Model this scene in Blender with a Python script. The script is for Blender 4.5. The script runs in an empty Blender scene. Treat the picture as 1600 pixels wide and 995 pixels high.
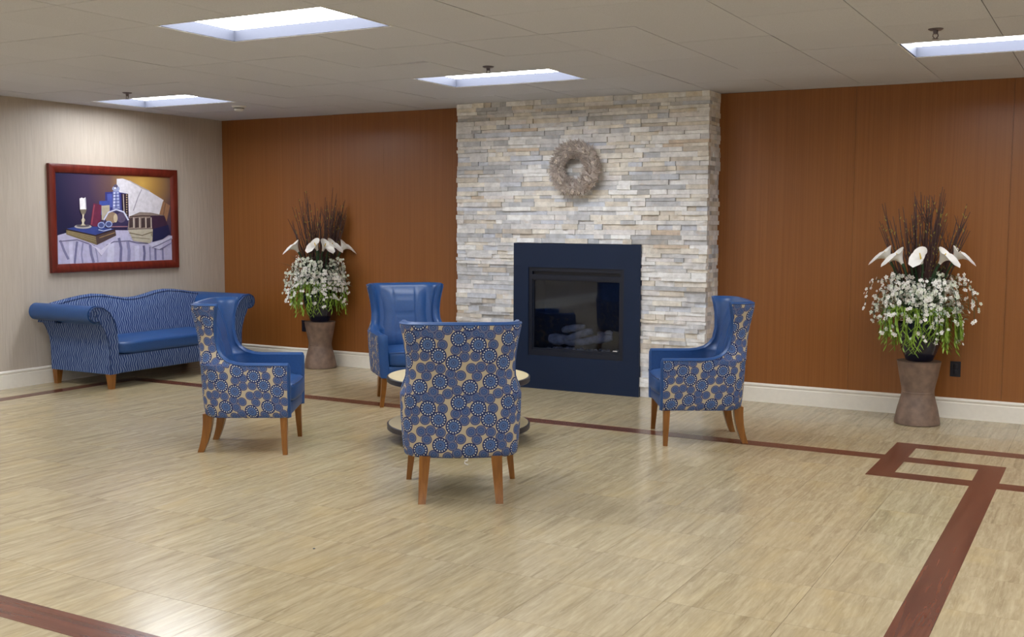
import bpy, bmesh, math, random
import numpy as np
from mathutils import Vector, Matrix

# ------------------------------------------------------------------ camera
scene = bpy.context.scene
COL = scene.collection
H = 2.686            # ceiling height
YB = 9.343           # back wall
XL = -8.945          # left wall
XR, YN = 5.2, -3.6   # right wall, near wall (behind the camera)
cam_data = bpy.data.cameras.new('camera')
cam_data.sensor_fit = 'HORIZONTAL'; cam_data.sensor_width = 36.0
cam_data.lens = 36.0 * 1702.24 / 1600.0
cam_data.clip_start = 0.05; cam_data.clip_end = 100
cam = bpy.data.objects.new('camera', cam_data); COL.objects.link(cam)
rx = Vector((0.874779, 0.484502, 0.004391)); ry = Vector((-0.046978, 0.075794, 0.996016)); rz = -Vector((-0.482239, 0.871501, -0.089063))
M4 = Matrix((rx, ry, rz)).transposed().to_4x4(); M4.translation = Vector((0, 0, 1.57))
cam.matrix_world = M4
scene.camera = cam

# ------------------------------------------------------------------ world, exposure
world = bpy.data.worlds.new('world'); scene.world = world; world.use_nodes = True
bg = world.node_tree.nodes['Background']; bg.inputs[0].default_value = (0.8, 0.85, 1.0, 1); bg.inputs[1].default_value = 0.02
scene.view_settings.view_transform = 'Standard'; scene.view_settings.look = 'None'
scene.view_settings.gamma = 1.0; scene.view_settings.use_curve_mapping = False
scene.view_settings.exposure = 0.54
LAMP_STRENGTH = 13.0
LAMP_COLOR = (0.92, 0.955, 1.0)

# ------------------------------------------------------------------ helpers
def s2l(c):
    c = c / 255.0
    return c / 12.92 if c <= 0.04045 else ((c + 0.055) / 1.055) ** 2.4
def rgb(r, g, b): return (s2l(r), s2l(g), s2l(b), 1.0)

class NT:
    def __init__(self, name):
        self.m = bpy.data.materials.new(name); self.m.use_nodes = True
        self.t = self.m.node_tree; self.b = self.t.nodes['Principled BSDF']
        self.out = self.t.nodes['Material Output']
    def n(self, typ, **kw):
        nd = self.t.nodes.new(typ)
        for k, v in kw.items(): setattr(nd, k, v)
        return nd
    def l(self, a, b): self.t.links.new(a, b)
    def put(self, sock, v):
        if isinstance(v, bpy.types.NodeSocket): self.l(v, sock)
        else: sock.default_value = v
    def math(self, op, a, b=0.0, clamp=False):
        nd = self.n('ShaderNodeMath', operation=op); nd.use_clamp = clamp
        self.put(nd.inputs[0], a); self.put(nd.inputs[1], b); return nd.outputs[0]
    def vm(self, op, a, b=None, c=None):
        nd = self.n('ShaderNodeVectorMath', operation=op); self.put(nd.inputs[0], a)
        if b is not None: self.put(nd.inputs[1], b)
        if c is not None: self.put(nd.inputs[2], c)
        return nd.outputs['Value'] if op in ('LENGTH', 'DISTANCE', 'DOT_PRODUCT') else nd.outputs['Vector']
    def mix(self, f, a, b, blend='MIX'):
        nd = self.n('ShaderNodeMix', data_type='RGBA', blend_type=blend)
        self.put(nd.inputs[0], f); self.put(nd.inputs[6], a); self.put(nd.inputs[7], b); return nd.outputs[2]
    def mixv(self, f, a, b):
        nd = self.n('ShaderNodeMix', data_type='VECTOR')
        self.put(nd.inputs[0], f); self.put(nd.inputs[4], a); self.put(nd.inputs[5], b); return nd.outputs[1]
    def ramp(self, f, stops, interp='LINEAR'):
        nd = self.n('ShaderNodeValToRGB'); cr = nd.color_ramp; cr.interpolation = interp
        while len(cr.elements) < len(stops): cr.elements.new(0.5)
        for e, (p, c) in zip(cr.elements, stops): e.position = p; e.color = c
        self.put(nd.inputs[0], f); return nd.outputs[0]
    def noise(self, vec, scale=5.0, detail=3.0, rough=0.5, dist=0.0):
        nd = self.n('ShaderNodeTexNoise'); self.put(nd.inputs['Vector'], vec)
        nd.inputs['Scale'].default_value = scale; nd.inputs['Detail'].default_value = detail
        nd.inputs['Roughness'].default_value = rough; nd.inputs['Distortion'].default_value = dist
        return nd.outputs[0]
    def bump(self, h, strength=0.2, dist=0.01):
        nd = self.n('ShaderNodeBump'); nd.inputs['Strength'].default_value = strength; nd.inputs['Distance'].default_value = dist
        self.l(h, nd.inputs['Height']); self.l(nd.outputs[0], self.b.inputs['Normal'])
    def obj(self): return self.n('ShaderNodeTexCoord').outputs['Object']
    def uv(self): return self.n('ShaderNodeTexCoord').outputs['UV']
    def pos(self): return self.n('ShaderNodeNewGeometry').outputs['Position']
    def rnd(self):
        a = self.n('ShaderNodeObjectInfo').outputs['Random']; b = self.n('ShaderNodeNewGeometry').outputs['Random Per Island']
        return self.math('FRACT', self.math('ADD', a, b))
    def set(self, color=None, rough=0.5, spec=0.5, metal=0.0):
        if color is not None: self.put(self.b.inputs['Base Color'], color)
        self.put(self.b.inputs['Roughness'], rough); self.b.inputs['Specular IOR Level'].default_value = spec
        self.b.inputs['Metallic'].default_value = metal; return self.m

def plain(name, c, rough=0.5, spec=0.5, metal=0.0, var=0.12, scale=30.0, bump=0.0):
    k = NT(name); f = k.noise(k.obj(), scale, 3)
    d = tuple(x * (1 - var) for x in c[:3]) + (1,); e = tuple(min(1, x * (1 + var)) for x in c[:3]) + (1,)
    k.set(k.ramp(f, [(0.3, d), (0.7, e)]), rough, spec, metal)
    if bump: k.bump(f, bump, 0.004)
    return k.m

def mesh(name, verts, faces, mats, parent=None, smooth=None, idx=None, uvs=None, loc=None):
    me = bpy.data.meshes.new(name); me.from_pydata([tuple(v) for v in verts], [], faces); 
    if not isinstance(mats, (list, tuple)): mats = [mats]
    for m in mats: me.materials.append(m)
    if idx is not None: me.polygons.foreach_set('material_index', idx)
    if uvs is not None:
        ul = me.uv_layers.new(name='uv')
        flat = [x for f in faces for v in f for x in uvs[v]]
        ul.data.foreach_set('uv', flat)
    me.update()
    return link(name, me, parent, smooth, loc)
def link(name, me, parent=None, smooth=None, loc=None):
    if smooth is not None:
        me.polygons.foreach_set('use_smooth', [True] * len(me.polygons))
        if smooth < 179: me.set_sharp_from_angle(angle=math.radians(smooth))
    o = bpy.data.objects.new(name, me); COL.objects.link(o)
    if parent is not None: o.parent = parent
    if loc is not None: o.location = loc
    return o
def from_bm(name, bm, mats, parent=None, smooth=None, loc=None):
    bmesh.ops.recalc_face_normals(bm, faces=bm.faces)
    me = bpy.data.meshes.new(name); bm.to_mesh(me); bm.free()
    if not isinstance(mats, (list, tuple)): mats = [mats]
    for m in mats: me.materials.append(m)
    return link(name, me, parent, smooth, loc)

class G:   # geometry collector
    def __init__(self): self.v = []; self.f = []; self.i = []
    def add(self, vs, fs, mi=0):
        o = len(self.v); self.v += [tuple(x) for x in vs]
        self.f += [tuple(a + o for a in f) for f in fs]; self.i += [mi] * len(fs)
    def box(self, x0, x1, y0, y1, z0, z1, mi=0):
        self.add([(x0,y0,z0),(x1,y0,z0),(x1,y1,z0),(x0,y1,z0),(x0,y0,z1),(x1,y0,z1),(x1,y1,z1),(x0,y1,z1)],
                 [(0,3,2,1),(4,5,6,7),(0,1,5,4),(1,2,6,5),(2,3,7,6),(3,0,4,7)], mi)
    def tube(self, pts, rad, n=6, mi=0, cap=True):
        pts = [Vector(p) for p in pts]; vs = []
        for k, p in enumerate(pts):
            t = (pts[min(k+1, len(pts)-1)] - pts[max(k-1, 0)]).normalized()
            a = t.cross(Vector((0.31, 0.17, 0.93)));
            if a.length < 0.05: a = t.cross(Vector((1, 0, 0)))
            a.normalize(); b = t.cross(a); r = rad[k] if isinstance(rad, (list, tuple)) else rad
            for j in range(n):
                w = 2*math.pi*j/n; vs.append(p + a*(r*math.cos(w)) + b*(r*math.sin(w)))
        fs = [(k*n+j, k*n+(j+1)%n, (k+1)*n+(j+1)%n, (k+1)*n+j) for k in range(len(pts)-1) for j in range(n)]
        if cap: fs += [tuple(range(n-1, -1, -1)), tuple((len(pts)-1)*n+j for j in range(n))]
        self.add(vs, fs, mi)
    def lathe(self, prof, n=24, c=(0,0,0), mi=0, capb=True, capt=True):
        vs = [(c[0]+r*math.cos(2*math.pi*j/n), c[1]+r*math.sin(2*math.pi*j/n), c[2]+z) for r, z in prof for j in range(n)]
        fs = [(k*n+j, k*n+(j+1)%n, (k+1)*n+(j+1)%n, (k+1)*n+j) for k in range(len(prof)-1) for j in range(n)]
        if capb: fs.append(tuple(range(n-1, -1, -1)))
        if capt: fs.append(tuple((len(prof)-1)*n+j for j in range(n)))
        self.add(vs, fs, mi)
    def blade(self, pts, w, mi=0, fold=0.25, side=None):
        pts = [Vector(p) for p in pts]; vs = []; m = len(pts)
        for k, p in enumerate(pts):
            t = (pts[min(k+1, m-1)] - pts[max(k-1, 0)]).normalized()
            s = side if side is not None else t.cross(Vector((0, 0, 1)))
            s = Vector(s)
            if s.length < 0.05: s = Vector((1, 0, 0))
            s.normalize(); u = s.cross(t)
            ww = w * math.sin(math.pi * min(0.98, 0.12 + 0.86*k/(m-1)))**0.7
            vs += [p - s*ww + u*(ww*fold), p, p + s*ww + u*(ww*fold)]
        fs = []
        for k in range(m-1):
            for j in (0, 1): fs.append((k*3+j, k*3+j+1, k*3+j+4, k*3+j+3))
        self.add(vs, fs, mi)
    def build(self, name, mats, parent=None, smooth=None, loc=None): return mesh(name, self.v, self.f, mats, parent, smooth, self.i, None, loc)

def boxo(name, x0, x1, y0, y1, z0, z1, mat, parent=None, bev=0.0, seg=2, loc=None):
    if bev <= 0:
        g = G(); g.box(x0, x1, y0, y1, z0, z1); return g.build(name, mat, parent, None, loc)
    bm = bmesh.new(); bmesh.ops.create_cube(bm, size=1.0)
    for v in bm.verts:
        v.co = Vector(((x0+x1)/2 + v.co.x*(x1-x0), (y0+y1)/2 + v.co.y*(y1-y0), (z0+z1)/2 + v.co.z*(z1-z0)))
    bmesh.ops.bevel(bm, geom=list(bm.edges), offset=bev, segments=seg, profile=0.5, affect='EDGES')
    return from_bm(name, bm, mat, parent, 40, loc)
def tag(o, label, cat, group=None):
    o['label'] = label; o['category'] = cat
    if group: o['group'] = group
    return o
def thing(name, label, cat, loc=(0, 0, 0), rot=0.0, group=None):
    o = bpy.data.objects.new(name, None); COL.objects.link(o); o.location = loc; o.rotation_euler = (0, 0, rot)
    o.empty_display_size = 0.1
    return tag(o, label, cat, group)
def struct(o, label=None):
    o['kind'] = 'structure'
    if label: o['label'] = label
    return o
def copy_tree(o, parent=None):
    c = o.copy(); COL.objects.link(c); c.parent = parent
    for ch in list(o.children): copy_tree(ch, c)
    return c
RND = random.Random(7)

# ------------------------------------------------------------------ materials
def mat_floor():
    k = NT('travertine_tile'); r = k.rnd(); p = k.pos()
    off = k.n('ShaderNodeCombineXYZ'); k.l(k.math('MULTIPLY', r, 37.0), off.inputs[0]); k.l(k.math('MULTIPLY', r, 91.0), off.inputs[1]); k.l(k.math('MULTIPLY', r, 9.0), off.inputs[2])
    q = k.vm('ADD', p, off.outputs[0])
    st = k.noise(k.vm('MULTIPLY', q, (20.0, 1.0, 1.0)), 1.0, 5, 0.65, 0.8)
    st2 = k.noise(k.vm('MULTIPLY', q, (60.0, 9.0, 1.0)), 1.0, 3, 0.6, 0.6)
    cl = k.noise(k.vm('MULTIPLY', q, (4.0, 2.0, 1.0)), 1.0, 3, 0.6, 0.5)
    c = k.ramp(st, [(0.26, rgb(144, 128, 98)), (0.44, rgb(169, 153, 121)), (0.58, rgb(180, 164, 131)), (0.76, rgb(198, 183, 150))])
    c = k.mix(k.math('MULTIPLY', k.ramp(st2, [(0.5, (0,0,0,1)), (0.72, (1,1,1,1))]), 0.42), c, rgb(206, 191, 158))
    c = k.mix(k.math('MULTIPLY', k.ramp(st2, [(0.28, (1,1,1,1)), (0.46, (0,0,0,1))]), 0.30), c, rgb(138, 122, 92))
    c = k.mix(k.math('MULTIPLY', k.ramp(cl, [(0.5, (0,0,0,1)), (0.72, (1,1,1,1))]), 0.34), c, rgb(196, 172, 122))
    c = k.mix(k.math('MULTIPLY', k.math('SUBTRACT', r, 0.4, True), 0.25), c, rgb(176, 162, 138))
    k.set(c, 0.24, 0.5); k.put(k.b.inputs['Roughness'], k.math('ADD', k.math('MULTIPLY', st, 0.10), 0.14))
    return k.m
def mat_wood(name, c1, c2, c3, scl, rough, spec=0.5, axis='z'):
    k = NT(name); p = k.pos() if axis != 'o' else k.obj()
    sv = {'z': (scl, scl, 0.5), 'y': (scl, 1.2, 1.0), 'x': (1.2, scl, 1.0), 'o': (scl, scl, 2.0)}[axis]
    a = k.noise(k.vm('MULTIPLY', p, sv), 1.0, 4, 0.65, 0.35); b = k.noise(p, 1.3, 2)
    c = k.ramp(a, [(0.3, c1), (0.5, c2), (0.72, c3)])
    c = k.mix(k.math('MULTIPLY', b, 0.25), c, c1); k.set(c, rough, spec); return k.m
def mat_wallpaper():
    k = NT('wallpaper'); p = k.pos()
    a = k.noise(k.vm('MULTIPLY', p, (1.0, 38.0, 2.6)), 1.0, 3, 0.55, 0.9); b = k.noise(k.vm('MULTIPLY', p, (1.0, 9.0, 0.4)), 1.0, 2)
    c = k.ramp(a, [(0.3, rgb(188, 177, 164)), (0.55, rgb(195, 184, 171)), (0.75, rgb(200, 190, 178))])
    c = k.mix(k.math('MULTIPLY', b, 0.25), c, rgb(182, 168, 150)); k.set(c, 0.42, 0.4); k.bump(a, 0.35, 0.012); return k.m
def mat_ceiling():
    k = NT('ceiling_tile'); p = k.pos(); r = k.rnd()
    a = k.noise(p, 160.0, 2); c = k.ramp(a, [(0.3, rgb(198, 200, 210)), (0.6, rgb(210, 212, 222))])
    c = k.mix(k.math('MULTIPLY', r, 0.25), c, rgb(192, 193, 202)); k.set(c, 0.9, 0.2); k.bump(a, 0.2, 0.003); return k.m
def mat_medallion():
    k = NT('medallion_fabric'); PX, PY = 0.28, 0.36
    sx = PX / 250.0; sy = PY / 320.0
    uv = k.uv(); W = (PX/2, PY/2, 1.0); Wn = (-PX/2, -PY/2, -1.0)
    big = [(240,135),(337,165),(390,220),(215,255),(398,350),(295,378)]
    small = [(225,190),(273,178),(268,225),(322,222),(410,165),(350,275),(302,282),(330,322),(400,285),(250,318),(200,310),(232,392),(208,352),(365,400),(435,410),(395,437),(325,428),(282,432),(350,120)]
    bv = bl = None
    for x, y in big:
        d = k.vm('WRAP', k.vm('SUBTRACT', uv, (x*sx, -y*sy, 0.0)), W, Wn); L = k.vm('LENGTH', d)
        if bv is None: bv, bl = d, L
        else:
            lt = k.math('LESS_THAN', L, bl); bv = k.mixv(lt, bv, d); bl = k.math('MINIMUM', bl, L)
    sl = None
    for x, y in small:
        d = k.vm('WRAP', k.vm('SUBTRACT', uv, (x*sx, -y*sy, 0.0)), W, Wn); L = k.vm('LENGTH', d)
        sl = L if sl is None else k.math('MINIMUM', sl, L)
    tb = k.math('DIVIDE', bl, 0.0455); ts = k.math('DIVIDE', sl, 0.0295)
    navy = rgb(28, 45, 94); blue = rgb(70, 98, 148); mid = rgb(94, 116, 158); grey = rgb(98, 106, 138); cream = rgb(200, 204, 204); beige = rgb(180, 166, 142)
    cb = k.ramp(tb, [(0.0, navy), (0.10, mid), (0.2, navy), (0.26, blue), (0.42, mid), (0.47, blue), (0.6, navy), (0.9, navy)], 'CONSTANT')
    sep = k.n('ShaderNodeSeparateXYZ'); k.l(bv, sep.inputs[0])
    ang = k.math('ARCTAN2', sep.outputs[1], sep.outputs[0])
    dots = k.math('GREATER_THAN', k.math('COSINE', k.math('MULTIPLY', ang, 15.0)), 0.1)
    ring = k.math('LESS_THAN', k.math('ABSOLUTE', k.math('SUBTRACT', tb, 0.755)), 0.08)
    cb = k.mix(k.math('MULTIPLY', dots, ring), cb, cream)
    cs = k.ramp(ts, [(0.0, navy), (0.14, mid), (0.3, navy), (0.38, blue), (0.56, navy), (0.62, grey), (0.86, rgb(48, 58, 104))], 'CONSTANT')
    c = k.mix(k.math('LESS_THAN', ts, 1.0), beige, cs); c = k.mix(k.math('LESS_THAN', tb, 1.0), c, cb)
    k.set(c, 0.75, 0.3); k.bump(k.noise(k.uv(), 600, 1), 0.15, 0.002); return k.m
def mat_sofa():
    k = NT('wavy_stripe_fabric'); sep = k.n('ShaderNodeSeparateXYZ'); k.l(k.obj(), sep.inputs[0])
    cmb = k.n('ShaderNodeCombineXYZ'); k.l(k.math('ADD', sep.outputs[0], sep.outputs[1]), cmb.inputs[0]); k.l(sep.outputs[2], cmb.inputs[1])
    v = cmb.outputs[0]
    u = k.math('ADD', k.math('ADD', sep.outputs[0], sep.outputs[1]), k.math('MULTIPLY', k.math('SINE', k.math('MULTIPLY', sep.outputs[2], 68.0)), 0.007))
    u = k.math('ADD', u, k.math('MULTIPLY', k.noise(k.vm('MULTIPLY', v, (14.0, 10.0, 1.0)), 1.0, 1), 0.03))
    s = k.math('SINE', k.math('MULTIPLY', u, 230.0))
    br = k.noise(k.vm('MULTIPLY', v, (42.0, 13.0, 1.0)), 1.0, 1)
    line = k.math('GREATER_THAN', k.math('ADD', s, k.math('MULTIPLY', br, 1.4)), 1.28)
    line2 = k.math('LESS_THAN', k.math('ADD', s, k.math('MULTIPLY', br, 1.2)), -0.1)
    c = k.mix(k.math('MULTIPLY', line2, 0.6), rgb(54, 78, 128), rgb(36, 50, 96)); c = k.mix(k.math('MULTIPLY', line, 0.7), c, rgb(140, 156, 184))
    k.set(c, 0.8, 0.25); return k.m

M = {}
M['floor'] = mat_floor()
M['grout'] = plain('floor_joint', rgb(126, 114, 92), 0.7)
M['inlay'] = mat_wood('dark_plank', rgb(84, 47, 34), rgb(104, 61, 45), rgb(120, 74, 56), 22.0, 0.26, 0.45, 'y')
M['inlayx'] = mat_wood('dark_plank_across', rgb(84, 47, 34), rgb(104, 61, 45), rgb(120, 74, 56), 22.0, 0.26, 0.45, 'x')
M['panel'] = mat_wood('wood_panel', rgb(134, 81, 36), rgb(143, 88, 41), rgb(151, 95, 47), 60.0, 0.33, 0.5, 'z')
M['paper'] = mat_wallpaper()
M['ceil'] = mat_ceiling()
M['plenum'] = plain('plenum', rgb(60, 58, 56), 0.9)
M['base'] = plain('cream_paint', rgb(240, 234, 222), 0.4, var=0.02)
M['plainwall'] = plain('beige_paint', rgb(196, 186, 170), 0.7, var=0.03)
M['medal'] = mat_medallion()
M['sofa'] = mat_sofa()
M['vinyl'] = plain('blue_vinyl', rgb(33, 74, 130), 0.4, 0.5, var=0.06, scale=60, bump=0.05)
M['vinyl_dk'] = plain('blue_vinyl_seam', rgb(26, 56, 104), 0.45, 0.5, var=0.06)
M['legw'] = mat_wood('honey_wood', rgb(112, 68, 24), rgb(136, 86, 33), rgb(154, 101, 44), 30.0, 0.3, 0.5, 'o')
M['navy'] = plain('navy_steel', rgb(14, 32, 60), 0.45, 0.35, var=0.04, scale=4)
M['navy_dk'] = plain('black_navy_steel', rgb(10, 18, 36), 0.4, 0.5, var=0.05)
M['black'] = plain('black_plastic', rgb(22, 22, 34), 0.4)
M['tabletop'] = plain('cream_laminate', rgb(226, 208, 164), 0.3, var=0.05)
M['tabledge'] = plain('dark_edge', rgb(44, 42, 50), 0.4)
M['pot'] = plain('navy_glaze', rgb(20, 24, 48), 0.2, 0.6, var=0.1)
M['stonetan'] = plain('brown_stoneware', rgb(122, 100, 86), 0.55, var=0.28, scale=14, bump=0.3)
M['petal'] = plain('white_petal', rgb(236, 232, 226), 0.5, var=0.04)
M['petal2'] = plain('green_white_petal', rgb(214, 218, 200), 0.55, var=0.08)
M['yellow'] = plain('yellow_spadix', rgb(214, 180, 60), 0.5)
M['leaf'] = plain('deep_green_leaf', rgb(46, 74, 46), 0.5, var=0.3, scale=8)
M['leafb'] = plain('bright_green_strand', rgb(134, 164, 54), 0.5, var=0.3, scale=8)
M['leafg'] = plain('grey_green_leaf', rgb(140, 156, 132), 0.6, var=0.25, scale=10)
M['bud'] = plain('yellow_green_bud', rgb(150, 140, 62), 0.6, var=0.25)
M['twig'] = plain('purple_brown_twig', rgb(74, 50, 46), 0.6, var=0.25)
M['wtwig'] = plain('grey_twig', rgb(188, 176, 168), 0.8, var=0.3, scale=20)
M['wbloom'] = plain('dried_bloom', rgb(220, 208, 196), 0.8, var=0.2, scale=40)
M['whitem'] = plain('white_metal', rgb(225, 225, 225), 0.4, var=0.02)
M['reflector'] = plain('grey_reflector', rgb(66, 68, 78), 0.6, 0.2, var=0.02)
M['steel'] = plain('dull_chrome', rgb(120, 112, 120), 0.4, metal=0.6)
M['frame'] = mat_wood('mahogany', rgb(84, 26, 18), rgb(104, 36, 26), rgb(120, 46, 34), 20.0, 0.3, 0.5, 'o')
M['log'] = plain('ceramic_log', rgb(196, 188, 182), 0.85, var=0.3, scale=22, bump=0.5)
M['fire'] = plain('firebox_lining', rgb(46, 48, 56), 0.8, var=0.2)

k = NT('lamp_lens'); e = k.n('ShaderNodeEmission'); e.inputs[0].default_value = LAMP_COLOR + (1,); e.inputs[1].default_value = LAMP_STRENGTH
k.l(e.outputs[0], k.out.inputs[0]); M['lens'] = k.m
k = NT('smoked_glass'); gl = k.n('ShaderNodeBsdfGlossy'); gl.inputs['Roughness'].default_value = 0.03; gl.inputs[0].default_value = (0.9, 0.95, 1, 1)
tr = k.n('ShaderNodeBsdfTransparent'); tr.inputs[0].default_value = (0.62, 0.68, 0.82, 1); fr = k.n('ShaderNodeFresnel'); fr.inputs[0].default_value = 1.5
mx = k.n('ShaderNodeMixShader'); k.l(fr.outputs[0], mx.inputs[0]); k.l(tr.outputs[0], mx.inputs[1]); k.l(gl.outputs[0], mx.inputs[2]); k.l(mx.outputs[0], k.out.inputs[0]); M['glass'] = k.m

# ------------------------------------------------------------------ visibility test for choosing which pieces are single objects
def in_view(x, y, z, mg=0.12):
    d = Vector((x, y, z)) - M4.translation; dz = -d.dot(rz)
    if dz < 0.2: return False
    u = d.dot(rx)/dz*1702.24/800.0; v = d.dot(ry)/dz*1702.24/497.5
    return abs(u) < 1+mg and abs(v) < 1+mg

# ------------------------------------------------------------------ floor
floor = struct(boxo('floor', XL-0.1, XR+0.1, YN-0.1, YB+0.4, -0.12, -0.004, M['grout']), 'polished beige travertine-look tile floor with dark brown inlaid bands')
TX, TY, X0, Y0 = 0.4935, 0.4915, -2.07, 3.176
stuff = G(); cnt = 0; tile_cache = {}
def tile_obj(name, w, d, zt, zb, x, y, mat, parent):
    key = (name, round(w, 3), round(d, 3))
    if key not in tile_cache:
        g = G(); g.box(-w/2, w/2, -d/2, d/2, zb, zt)
        o = g.build(name, mat, parent, None, (x, y, 0)); tile_cache[key] = o.data
    else: o = link(name, tile_cache[key], parent, None, (x, y, 0))
    return o
gap = 0.0008
for i in range(-16, 17):
    for j in range(-16, 16):
        xa, xb = max(XL, X0+i*TX), min(XR, X0+(i+1)*TX); ya, yb = max(YN, Y0+j*TY), min(YB, Y0+(j+1)*TY)
        if xb-xa < 0.02 or yb-ya < 0.02: continue
        cx, cy = (xa+xb)/2, (ya+yb)/2; w, d = xb-xa-2*gap, yb-ya-2*gap
        vis = any(in_view(a, b, 0, 0.02) for a in (xa, xb) for b in (ya, yb))
        if vis and cnt < 300: tile_obj('tile', w, d, 0.0, -0.006, cx, cy, M['floor'], floor); cnt += 1
        else: stuff.box(cx-w/2, cx+w/2, cy-d/2, cy+d/2, -0.006, 0.0)
o = stuff.build('floor_tiles', M['floor'], floor); o['kind'] = 'stuff'
print('floor tiles', cnt)
def inlay(x0, x1, y0, y1, m): boxo('inlay_strip', x0, x1, y0, y1, -0.003, 0.0012, M[m], floor)
inlay(-0.706, -0.554, YN, 7.60, 'inlay')
inlay(-1.311, -1.159, 6.945, 8.092, 'inlay')
inlay(-1.159, XR, 7.938, 8.092, 'inlayx')
inlay(-8.37, -1.311, 7.465, 7.615, 'inlayx'); inlay(-1.159, -0.706, 7.445, 7.60, 'inlayx')
inlay(-1.159, -0.706, 6.945, 7.10, 'inlayx'); inlay(-0.554, XR, 6.945, 7.10, 'inlayx')
inlay(-8.515, -8.37, YN, 7.615, 'inlay')
inlay(-8.37, -0.706, 2.69, 2.852, 'inlayx')

# ------------------------------------------------------------------ walls
wl = struct(boxo('wall_left', XL-0.12, XL, YN, YB+0.1, -0.1, H+0.14, M['paper']), 'beige wallpapered wall with streaky vertical emboss')
wb = struct(boxo('wall_back', XL-0.1, XR+0.1, YB+0.02, YB+0.14, -0.1, H+0.14, M['plenum']), 'glossy orange-brown wood panelled wall either side of the stone chimney')
def panels(xa, xb, n):
    w = (xb-xa)/n
    for i in range(n): boxo('panel', xa+i*w+0.0007, xa+(i+1)*w-0.0007, YB, YB+0.02, 0.0, H, M['panel'], wb)
FX0, FX1, FY = -5.612, -3.09, 9.035
panels(XL, FX0+0.03, 3); panels(FX1-0.03, XR, 7)
struct(boxo('wall_right', XR, XR+0.12, YN, YB+0.1, -0.1, H+0.14, M['plainwall']))
struct(boxo('wall_near', XL-0.1, XR+0.1, YN-0.12, YN, -0.1, H+0.14, M['plainwall']))
def baseboard(name, a, b, axis, pos, sgn):
    # profile: (depth, z)
    pr = [(0,0),(0.018,0),(0.018,0.125),(0.014,0.13),(0.014,0.138),(0.02,0.144),(0.02,0.153),(0.012,0.163),(0,0.165)]
    vs = []
    for t in (a, b):
        for d, z in pr: vs.append((t, pos+sgn*d, z) if axis == 'x' else (pos+sgn*d, t, z))
    n = len(pr); fs = [(i, (i+1)%n, n+(i+1)%n, n+i) for i in range(n)] + [tuple(range(n)), tuple(range(2*n-1, n-1, -1))]
    return struct(mesh(name, vs, fs, M['base']))
baseboard('baseboard_back', XL, FX0+0.02, 'x', YB, -1)
baseboard('baseboard_back_right', FX1-0.02, XR, 'x', YB, -1)
baseboard('baseboard_left', YN, YB-0.02, 'y', XL, 1)

# ------------------------------------------------------------------ ceiling
ceil = struct(boxo('ceiling', XL-0.1, XR+0.1, YN-0.1, YB+0.14, H+0.14, H+0.2, M['plenum']), 'suspended ceiling of matt off-white tiles')
CX, CY, CX0, CY0 = 0.61, 0.657, -1.262, 4.61
LX = [-8.582, -4.922, -1.262, 2.398]; LY = [CY0-3*4*CY, CY0-2*4*CY, CY0-4*CY, CY0, CY0+4*CY]
LX = [CX0-12*CX, CX0-6*CX, CX0, CX0+6*CX]; LY = [CY0-12*CY, CY0-8*CY, CY0-4*CY, CY0, CY0+4*CY]
lamps = [(x, y) for x in LX for y in LY if y > YN]
def is_lamp(i, j): return (i % 6 in (0, 1)) and (j % 4 == 0) and -12 <= i <= 7
stuff = G(); cnt = 0; tile_cache = {}
for i in range(-14, 12):
    for j in range(-14, 9):
        xa, xb = max(XL, CX0+i*CX), min(XR, CX0+(i+1)*CX); ya, yb = max(YN, CY0+j*CY), min(YB, CY0+(j+1)*CY)
        if xb-xa < 0.02 or yb-ya < 0.02 or is_lamp(i, j): continue
        cx, cy = (xa+xb)/2, (ya+yb)/2; w, d = xb-xa-0.005, yb-ya-0.004
        if in_view(cx, cy, H, 0.25) and cnt < 300:
            o = tile_obj('ceiling_panel', w, d, 0.016, 0.0, cx, cy, M['ceil'], ceil); o.location.z = H + RND.choice([0, 0, 0, 0.001, 0.002]); cnt += 1
            if (i, j) == (-6, 2): o.location.z = H + 0.007; o.rotation_euler = (0.0, -0.022, 0)
        else: stuff.box(cx-w/2, cx+w/2, cy-d/2, cy+d/2, H, H+0.016)
o = stuff.build('ceiling_panels', M['ceil'], ceil); o['kind'] = 'stuff'
print('ceiling', cnt)

# ------------------------------------------------------------------ ceiling lights
LW, LD, DEP = 2*CX, CY, 0.074
LAB = {(1, 3): 'recessed rectangular ceiling light above the gap between the two chairs farthest from the fireplace', (1, 4): 'recessed rectangular ceiling light just in front of the stone chimney',
       (0, 4): 'recessed rectangular ceiling light above the blue sofa beside the smoke detector', (2, 4): 'recessed rectangular ceiling light in front of the wood wall with the taller flower planter'}
proto = None
for a, x in enumerate(LX):
    for b, y in enumerate(LY):
        if y < YN: continue
        lab = LAB.get((a, b), 'recessed rectangular ceiling light over the open floor far from the chimney')
        if proto is None:
            proto = t = thing('ceiling_light', lab, 'ceiling light', (x, y, H), 0, 'recessed ceiling lights')
            g = G(); th = 0.012; e = 0.006
            g.box(e, LW-e, e, e+th, 0, DEP); g.box(e, LW-e, LD-e-th, LD-e, 0, DEP); g.box(e, e+th, e+th, LD-e-th, 0, DEP); g.box(LW-e-th, LW-e, e+th, LD-e-th, 0, DEP)
            g.box(e, LW-e, e, LD-e, DEP+0.002, DEP+0.01)
            g.build('reflector_tray', M['reflector'], t)
            g = G(); g.box(e+th, LW-e-th, e+th, LD-e-th, DEP-0.006, DEP+0.002); g.build('lens', M['lens'], t)
            g = G(); w = 0.009
            for q in ((0, LW, 0, w), (0, LW, LD-w, LD), (0, w, w, LD-w), (LW-w, LW, w, LD-w)): g.box(q[0], q[1], q[2], q[3], -0.003, 0.001)
            g.build('flange', M['whitem'], t)
        else:
            t = copy_tree(proto); t.location = (x, y, H); t['label'] = lab

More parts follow.
